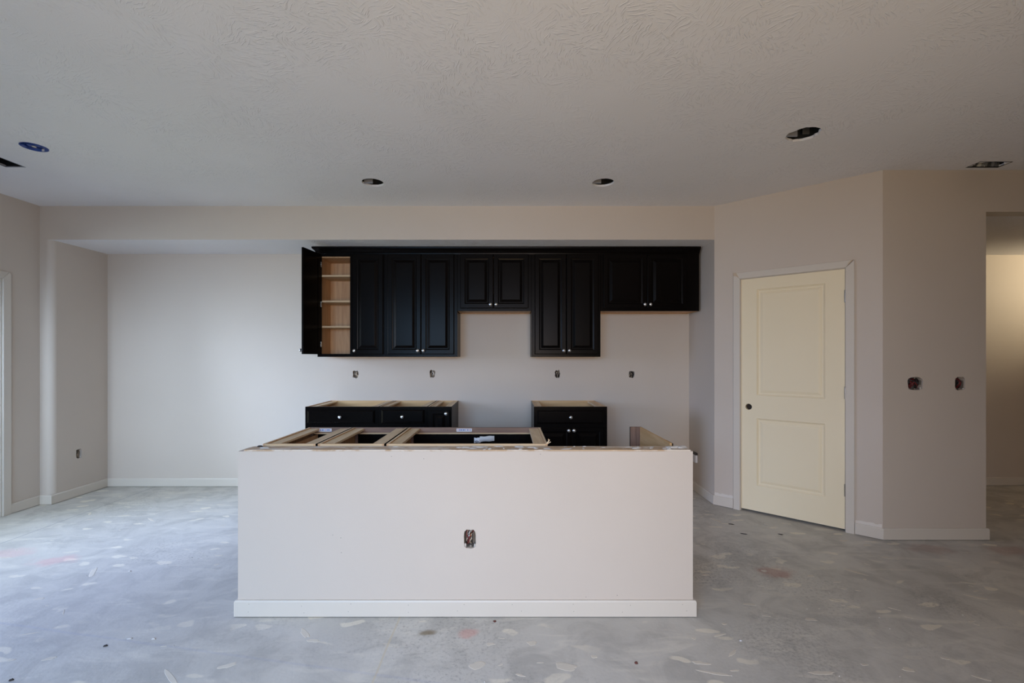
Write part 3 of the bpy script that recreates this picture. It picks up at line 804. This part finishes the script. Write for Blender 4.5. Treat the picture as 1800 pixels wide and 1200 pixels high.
def sticker(parent, xw, w, seed):
    c = parent.location.x
    x = -(xw - c)
    s = MB().box(x - w / 2, x + w / 2, 0.0195, 0.0215, IH - 0.027, IH - 0.006).build('sticker', 'white', parent)
    s['label'] = 'white printed sticker'
    r = random.Random(seed); p = MB(); e = x - w / 2 + 0.006
    while e < x + w / 2 - 0.012:
        k = r.uniform(.003, .012); p.box(e, e + k, 0.0214, 0.0219, IH - 0.020, IH - 0.012, 0 if r.random() < .6 else 1); e += k + .003
    p.build('print', ['print_blue', 'print_red'], s)
    # paper on a rail seen from the half-wall side
sticker(k1, X(570, 256), 0.10, 1); sticker(k2, X(632, 256), 0.025, 2); sticker(k3, X(816, 256), 0.105, 3)
sp_ = MB()
sp_.tube([(i3 - .012, 2.556, .893), (i3 - .002, 2.553, .905), (i3 + .006, 2.551, .918)], .0035, 5).tube([(i3 - .008, 2.556, .892), (i3 + .0, 2.55, .899), (i3 + .012, 2.548, .906)], .0025, 5).tube([(i3 - .004, 2.556, .892), (i3 + .001, 2.552, .91), (i3 - .001, 2.55, .922)], .002, 5)
so_ = sp_.build('splinter', 'maple'); so_.parent = k3
so_.matrix_parent_inverse = (Matrix.Translation(k3.location) @ Matrix.Rotation(PI, 4, 'Z')).inverted()
# hardware packet fixed behind the sink front
pk = thing('hardware_packet', 'small crumpled white hardware packet stuck inside the wide sink cabinet', 'packet', at(851, 772, 3.12))
r_ = random.Random(3)
def pillow(w, h, d, seed, nx=8, nz=5):
    r = random.Random(seed); vs = []; fs = []
    for s in (-1, 1):
        for i in range(nx + 1):
            for j in range(nz + 1):
                u, v = i / nx * 2 - 1, j / nz * 2 - 1
                edge = (1 - u ** 4) * (1 - v ** 4)
                vs.append((u * w / 2, s * d / 2 * (edge * r.uniform(.6, 1)) , v * h / 2 * (1 + .08 * math.sin(u * 5))))
    n = (nx + 1) * (nz + 1)
    for s in (0, 1):
        for i in range(nx):
            for j in range(nz):
                q0 = s * n + i * (nz + 1) + j
                f = (q0, q0 + nz + 1, q0 + nz + 2, q0 + 1)
                fs.append(f if s == 0 else tuple(reversed(f)))
    return vs, fs
v_, f_ = pillow(0.10, 0.036, 0.022, 5)
b_ = MB().add([(x + .02, y, z + .004 + x * .06) for x, y, z in v_], f_, 0, True).build('pouch', 'wire_white', pk)
v_, f_ = pillow(0.045, 0.034, 0.026, 6)
MB().add([(x - .046, y, z - .006) for x, y, z in v_], f_, 0, True).build('paper_wad', 'white', pk)
MB().tube([(-.062, -.012, -.012), (-.05, -.016, -.006), (-.036, -.012, -.014)], .003).build('screw', 'steel', pk)

# end panel of the dishwasher bay
ep = thing('end_panel', 'lone maple cabinet end panel at the right end of the island', 'panel', (0.905, IYF, 0))
MB().box(0.0, 0.012, -(IYF - 2.555), -0.020, 0, IH + .004, 0).build('side_panel', 'maple_gold', ep)
MB().box(-0.064, 0.012, -0.019, 0.0, 0, IH + .004, 0, {4: 1, 5: 1}).build('stile', ['brown_z', 'black'], ep, 0.001)
MB().box(-0.006, -0.0005, -0.028, -0.020, 0, IH + .003).build('cleat', 'brown_z', ep)
MB().box(0.0125, 0.019, -(IYF - 2.555), -0.5, IH - .012, IH + .002).build('corner_block', 'black', ep)

# ------------------------------------------------------------------ electrical boxes
def wires(parent, w, h, seed, colors, depth=0.03, n=5, r=0.0024):
    rn = random.Random(seed)
    for k in range(n):
        x0_, x1_ = rn.uniform(-w, w) * .36, rn.uniform(-w, w) * .36
        z0_, z1_ = -h * .36, h * .38
        if rn.random() < .4: z0_, z1_ = rn.uniform(-h, 0) * .3, h * .36
        pts = []
        for i in range(7):
            t = i / 6
            pts.append((x0_ + (x1_ - x0_) * t + rn.uniform(-.006, .006), depth * (.9 - .75 * math.sin(PI * t)) + .006, z0_ + (z1_ - z0_) * t))
        MB().tube(pts, r * rn.uniform(.9, 1.5), 6).build('wire', colors[k % len(colors)], parent)

def ebox(name, label, cat, loc, rz, w, h, shell='boxgrey', colors=('wire_dark', 'wire_tan'), n=5, seed=0, group=None, depth=0.055, back='wire_dark', mudrim=True, r=0.0024):
    t = thing(name, label, cat, loc, rz, group)
    m = MB(); k = 0.004
    y0_, y1_ = 0.014, 0.014 + depth
    m.box(-w / 2 - k, -w / 2, y0_, y1_, -h / 2 - k, h / 2 + k).box(w / 2, w / 2 + k, y0_, y1_, -h / 2 - k, h / 2 + k)
    m.box(-w / 2, w / 2, y0_, y1_, -h / 2 - k, -h / 2).box(-w / 2, w / 2, y0_, y1_, h / 2, h / 2 + k)
    m.box(-w / 2 - k, w / 2 + k, y1_, y1_ + k, -h / 2 - k, h / 2 + k)
    m.build('box_shell', shell, t)
    ear = MB()
    for s in (-1, 1):
        ear.lathe([(0.006, 0), (0.006, 0.006), (0.002, 0.006), (0.002, 0.002)], Matrix.Translation((w * .05, y0_ - .0, s * (h / 2 - .006))) @ Matrix.Rotation(-PI / 2, 4, 'X'), 8)
    ear.build('screw_ear', shell, t)
    wires(t, w, h, seed, colors, .03, n, r)
    if mudrim:
        mm = MB(); rn = random.Random(seed + 99)
        for q in range(7):
            sx = rn.choice([-1, 1]); 
            vs = [(sx * w * .5 * rn.uniform(.5, 1.0), .004 + rn.uniform(0, .008), -h * .5 * rn.uniform(.6, 1.0)) for _ in range(4)]
            c = Vector((sx * w * .42, .012, -h * rn.uniform(.34, .48)))
            mm.lathe([(0.001, -.006), (.006 * rn.uniform(.6, 1.2), -.002), (.005 * rn.uniform(.6, 1.2), .003), (.001, .006)], Matrix.Translation(c), 7)
        o = mm.build('mud_rim', 'mud', t)
    return t

GO = 'rough outlet boxes in the kitchen back wall'
names = ['unfinished outlet box left of the others under the open wall cabinet', 'unfinished outlet box under the second wall cabinet, dark wires showing',
         'unfinished outlet box on the wall above the base cabinet right of the range gap', 'unfinished outlet box on the back wall in the fridge bay']
cols = [('boxgrey', 'wire_tan'), ('wire_dark', 'wire_tan', 'wire_white'), ('wire_dark', 'wire_dark', 'wire_tan'), ('wire_dark', 'wire_tan')]
for i, (px, py, w, h) in enumerate(BACK_BOXES):
    q = at(px, py, BACK)
    ebox('outlet_box', names[i], 'outlet', q, 0, w, h, 'boxgrey', cols[i], 6, 60 + i, GO, r=0.004)
ebox('outlet_box', 'low unfinished outlet box in the left alcove wall above the baseboard', 'outlet', (ALCOVE, ALC_Y, EYE - (797 - CY) * ALC_Y / FPX), PI / 2, 0.06, 0.094, 'boxgrey', ('wire_dark', 'wire_tan'), 3, 71)
q = at(826, 947, HY0)
ebox('outlet_box', 'unfinished outlet box with red and copper wires in the half wall', 'outlet', q, 0, 0.060, 0.096, 'boxgrey', ('wire_red', 'wire_dark', 'wire_tan', 'wire_red', 'copper', 'wire_white'), 9, 73, r=0.003)
ns = ['wide two-gang switch box with dark red wires in the shaded pier', 'single switch box right of the two-gang one in the pier']
for i, (px, py, w, h) in enumerate(SW):
    q = at(px, py, PIER_Y)
    ebox('switch_box', ns[i], 'switch', q, 0, w - .006, h - .006, 'boxgrey' if i else 'boxgrey', ('wire_red', 'wire_dark', 'wire_red', 'wire_red', 'wire_dark'), 12 if i == 0 else 7, 80 + i, 'switch boxes in the pier', r=0.0045)
# water box beside the fridge bay
wb = thing('valve_box', 'small white utility box on the fridge bay side wall, half hidden by the half wall', 'utility box', (KRIGHT, 4.70, 0.30))
MB().box(-0.022, 0.0, -0.05, 0.05, 0.0, 0.078).build('cover', 'white', wb, 0.003)
MB().box(-0.026, 0.0, -0.054, 0.054, 0.079, 0.100).build('hood', 'wire_dark', wb, 0.003)

# ------------------------------------------------------------------ things in the ceiling
labs = ['bare recessed light can in the ceiling left of centre', 'bare recessed light can in the ceiling right of centre', 'large ragged light hole in the ceiling toward the right, nearest the camera']
for i, (x, y, r, sd, am) in enumerate(CAN_HOLES):
    t = thing('recessed_light_can', labs[i], 'light fixture', (x, y, CEIL), 0, 'recessed light cans')
    R = r + 0.006
    m = MB()
    pr = [(R, 0.017), (R, 0.16), (0.0, 0.16)]
    m.lathe(pr, None, 28, 0, True, False)
    m.build('can', 'darkcan', t)
    MB().lathe([(R + .001, 0.0165), (R + .018, 0.0165), (R + .018, 0.0185), (R + .001, 0.0185), (R + .001, 0.0165)], None, 28, 0, True, False).build('rim', 'steel', t)
    MB().box(-R * .85, -R * .10, R * .30, R * .38, 0.006, 0.15).build('bracket', 'grey', t)
    MB().box(R * .3, R * .7, R * .45, R * .5, 0.03, 0.12).build('junction_plate', 'steel' if i == 2 else 'darkcan', t)
    MB().tube([(-.02, .01, .158), (0, .0, .10), (.02, -.01, .07), (.03, .01, .11), (.02, .02, .155)], .005, 7).build('whip', 'wire_dark', t)
    MB().lathe([(.016, .07), (.018, .10), (.014, .11)], Matrix.Translation((R * .1, .0, 0)), 12).build('socket', 'wire_dark', t)

def vent(label, v, mat, seed, crinkle):
    t = thing('duct_boot', label, 'vent', ((v[0] + v[1]) / 2, (v[2] + v[3]) / 2, CEIL), 0, 'open ceiling duct boots')
    a, b = (v[1] - v[0]) / 2, (v[3] - v[2]) / 2
    k = 0.002
    m = MB()
    m.box(-a - k, -a, -b, b, 0.001, 0.2).box(a, a + k, -b, b, 0.001, 0.2).box(-a, a, -b - k, -b, 0.001, 0.2).box(-a, a, b, b + k, 0.001, 0.2)
    m.build('boot', mat, t)
    MB().lathe([(min(a, b) * .95, 0.2), (min(a, b) * .95, 0.3), (0, 0.3)], None, 20).build('collar', mat, t)
    MB().box(-a, a, -b, b, 0.205, 0.207).build('cap', mat, t)
    rm = MB()
    for (p, q_, r0, r1) in ((-a, a, b - .012, b), (-a, a, -b, -b + .006), (-a, -a + .006, -b, b), (a - .006, a, -b, b)):
        rm.box(p, q_, r0, r1, -0.001, 0.003)
    rm.build('flange', 'grey' if not crinkle else mat, t)
    if crinkle:
        r = random.Random(seed); f = MB()
        for q in range(9):
            x = -a * .8 + q * a * .2
            f.add([(x, b - .004, .002), (x + a * .2, b - .004 - r.uniform(0, .02), .002), (x + a * .22, b * r.uniform(.2, .8), .05), (x, b * r.uniform(.1, .6), .06)], [(0, 1, 2, 3)])
        f.build('torn_foil', 'steel', t)
    return t
vent('open rectangular duct boot in the ceiling at the far left edge', VENT_L, 'darkcan', 1, False)
vent('ragged metal duct boot in the ceiling above the hallway header', VENT_R, 'darkcan', 2, True)

fb = thing('fan_box', 'round blue plastic ceiling box at the upper left', 'junction box', (FAN[0], FAN[1], CEIL), 0.3)
m = MB(); R = FAN[2]
m.lathe([(R * .97, -0.003), (R * .97, 0.05), (R * .9, 0.05), (R * .9, -0.003), (R * .97, -0.003)], None, 24, 0, True, False)
m.build('ring', 'blue', fb)
MB().lathe([(R * .92, 0.046), (R * .92, 0.05), (0, 0.05)], None, 24).build('back_plate', 'blue', fb)
MB().box(-R * .5, R * .5, -R * .26, R * .26, 0.006, 0.03).build('cross_bar', 'blue', fb, 0.006)
MB().box(-R * 1.0, -R * .62, -R * .3, R * .3, -.002, .02).box(R * .62, R * 1.0, -R * .3, R * .3, -.002, .02).build('mounting_ear', 'blue', fb, 0.005)
MB().lathe([(.012, 0.001), (.012, 0.004), (0.0, 0.0042)], Matrix.Translation((0, 0, .0)), 10).build('screw', 'wire_white', fb)

# hall lamp (out of the frame, washes the upper hallway wall)
LAMP = Vector((6.35, 3.78, 2.22)); AIM = Vector((5.65, HALL_BACK, 2.36))
hl = thing('spot_lamp', 'small white spot lamp on the hallway wall, out of the frame', 'lamp', LAMP)
aim = (AIM - LAMP).to_track_quat('Z', 'Y').to_matrix().to_4x4()
MB().lathe([(0.03, -0.11), (0.045, -0.10), (0.055, 0.0), (0.052, 0.0), (0.042, -0.09), (0.0, -0.092)], aim, 24, 0, True, False).build('shade', 'wire_white', hl)
MB().tube([(0, 0, -0.02), (0.03, -0.12, -0.06), (0.03, PIER_Y + WT - LAMP.y, -0.06)], 0.009, 8).build('arm', 'wire_white', hl)
MB().lathe([(0.05, 0.0), (0.05, 0.014), (0.0, 0.018)], Matrix.Translation((0.03, PIER_Y + WT - LAMP.y, -0.06)) @ Matrix.Rotation(-PI / 2, 4, 'X'), 20).build('base', 'wire_white', hl)
l = bpy.data.lights.new('bulb', 'SPOT'); l.energy = 78; l.color = (1.0, 0.86, 0.60); l.shadow_soft_size = 0.04
l.spot_size = math.radians(100); l.spot_blend = 1.0
lo_ = bpy.data.objects.new('bulb', l); COL.objects.link(lo_); lo_.location = LAMP
lo_.rotation_euler = (AIM - LAMP).to_track_quat('-Z', 'Y').to_euler()

# ------------------------------------------------------------------ spatter and debris on the floor
rn = random.Random(21)
spl = MB()
def splat(x, y, rx, ry, ang, h=0.0012):
    n = 16; vs = []; fs = []
    j = [1 + rn.uniform(-.5, .3) for _ in range(n)]
    for k in range(n):
        an = 2 * PI * k / n
        u, v = math.cos(an) * rx * (j[k] + j[k - 1]) / 2, math.sin(an) * ry * (j[k] + j[k - 1]) / 2
        vs.append((x + u * math.cos(ang) - v * math.sin(ang), y + u * math.sin(ang) + v * math.cos(ang), 0.0002))
    for k in range(n):
        vx, vy, _ = vs[k]; vs.append((x + (vx - x) * .88, y + (vy - y) * .88, h))
    for k in range(n):
        q = (k + 1) % n; fs.append((k, q, n + q, n + k))
    fs.append(tuple(range(n, 2 * n)))
    spl.add(vs, fs)
for px, py, rx, ry, an in ((400, 1170, .044, .018, .5), (550, 1126, .042, .012, -.15), (838, 1168, .042, .026, .4), (862, 1132, .024, .012, .2), (935, 1130, .03, .02, 0),
                           (998, 1172, .05, .025, -.3), (1230, 1165, .042, .014, -.1), (1596, 1176, .026, .016, -.3), (1425, 1088, .032, .016, 0), (1520, 1168, .02, .009, .1),
                           (1318, 1062, .05, .012, -.2), (1343, 1003, .02, .012, 0), (1425, 1012, .026, .016, -.2), (1240, 1010, .022, .014, 0), (1525, 958, .03, .014, 0),
                           (1482, 950, .035, .016, -.1), (1560, 980, .04, .014, -.2), (1520, 1018, .012, .007, 0), (1470, 1055, .04, .014, -.4), (1720, 1050, .06, .012, -.5),
                           (1700, 1024, .05, .008, -.4), (1380, 1024, .02, .01, -.2), (1273, 1096, .014, .01, 0), (1044, 1154, .016, .01, 0), (1220, 1122, .012, .008, 0),
                           (385, 976, .026, .012, .2), (380, 992, .018, .01, .6), (70, 1052, .03, .014, .2), (88, 1157, .03, .012, .3), (20, 1160, .02, .008, .4), (1365, 980, .03, .01, -.2)):
    p = floor_at(px, py); splat(p.x, p.y, rx, ry, an)
for k in range(360):
    x, y = rn.uniform(-4.2, 4.5), rn.uniform(1.0, 4.7)
    if x < 0 and rn.random() < .55: continue
    if HX0 - .1 < x < HX1 + .1 and HY0 - .1 < y < BACK: continue
    if x > KRIGHT - .1 and y > 3.2 and (x - P0.x) * -U.y + (y - P0.y) * U.x > -.15: continue
    if y > 3.3 and x > 2.6: continue
    s = rn.choice((.004, .006, .006, .009, .012, .018)); splat(x, y, s * rn.uniform(1, 4.5), s * rn.uniform(.4, .9), rn.gauss(-.35, .5))
tag(spl.build('mud_splatters', 'mudfloor'), 'pale trodden splatters of joint compound over the concrete floor', 'splatter', kind='stuff')

crumbs = MB()
for k in range(90):
    x, y = rn.uniform(-3.8, 3.6), rn.uniform(1.05, 3.4)
    if HX0 - .1 < x < HX1 + .1 and HY0 - .06 < y: continue
    if y > 3.2 and x > 2.4: continue
    blob(crumbs, x, y, 0.0002, rn.uniform(.002, .005), rn.uniform(.002, .004), rn.uniform(.002, .004), rn, 6)
tag(crumbs.build('plaster_crumbs', 'mud'), 'tiny white plaster crumbs scattered over the concrete floor', 'crumbs', kind='stuff')
def chip(px, py, size, mat, label, flat=.6):
    p = floor_at(px, py); m = MB(); r = random.Random(px)
    blob(m, 0, 0, 0, size, size * .7, size * flat, r, 9)
    o = m.build('debris_chip', mat, None, 0, (p.x, p.y, 0.0003)); tag(o, label, 'debris')
chip(186, 1135, .010, 'darkbit', 'dark pebble-sized crumb on the floor in the left foreground')
chip(270, 1123, .010, 'mud', 'white plaster lump on the floor in the left foreground')
chip(228, 1122, .012, 'mud', 'flat white plaster sliver just left of the white lump', .25)
chip(20, 1195, .009, 'darkbit', 'dark crumb at the lower left corner of the photo')
chip(870, 1092, .009, 'redbit', 'dark reddish crumb against the half wall baseboard')
chip(1118, 1165, .010, 'redbit', 'rust-coloured crumb on the floor below the right part of the half wall')
chip(1302, 1126, .007, 'white', 'bright white speck of plaster on the grimy floor right of the half wall')
chip(228, 1004, .009, 'mud', 'white plaster flake on the bluish floor left of the half wall')
for i, (px, py, lb) in enumerate(((1285, 921, 'dark scrap on the floor, leftmost of the four before the pantry door'), (1346, 921, 'pale scrap on the floor, nearest of the four to the pantry door'),
                                  (1307, 938, 'dark scrap on the floor just in front of the leftmost of the four scraps'), (1372, 939, 'dark scrap on the floor, rightmost of the four before the pantry door'))):
    p = floor_at(px, py); m = MB(); r = random.Random(i)
    blob(m, 0, 0, 0, .022, .010, .003, r, 9)
    o = m.build('floor_scrap', 'mudfloor' if i == 1 else 'darkbit', None, 0, (p.x, p.y, .0003)); o.rotation_euler = (0, 0, -.5)
    tag(o, lb, 'debris')
# a dark scrap with a curl of wire on the left end of the half wall
sc = thing('scrap', 'dark scrap with a curl of wire on the left end of the half wall', 'debris', (HX0 + .07, HY1 - .02, HZ + .0045))
m = MB(); blob(m, 0, 0, 0, .014, .008, .008, random.Random(2), 9); m.build('chip', 'darkbit', sc)
MB().tube([(.014, 0, .004), (.022, 0, .009), (.03, .002, .006), (.036, .004, .002)], .0013, 5).build('wire', 'wire_tan', sc)
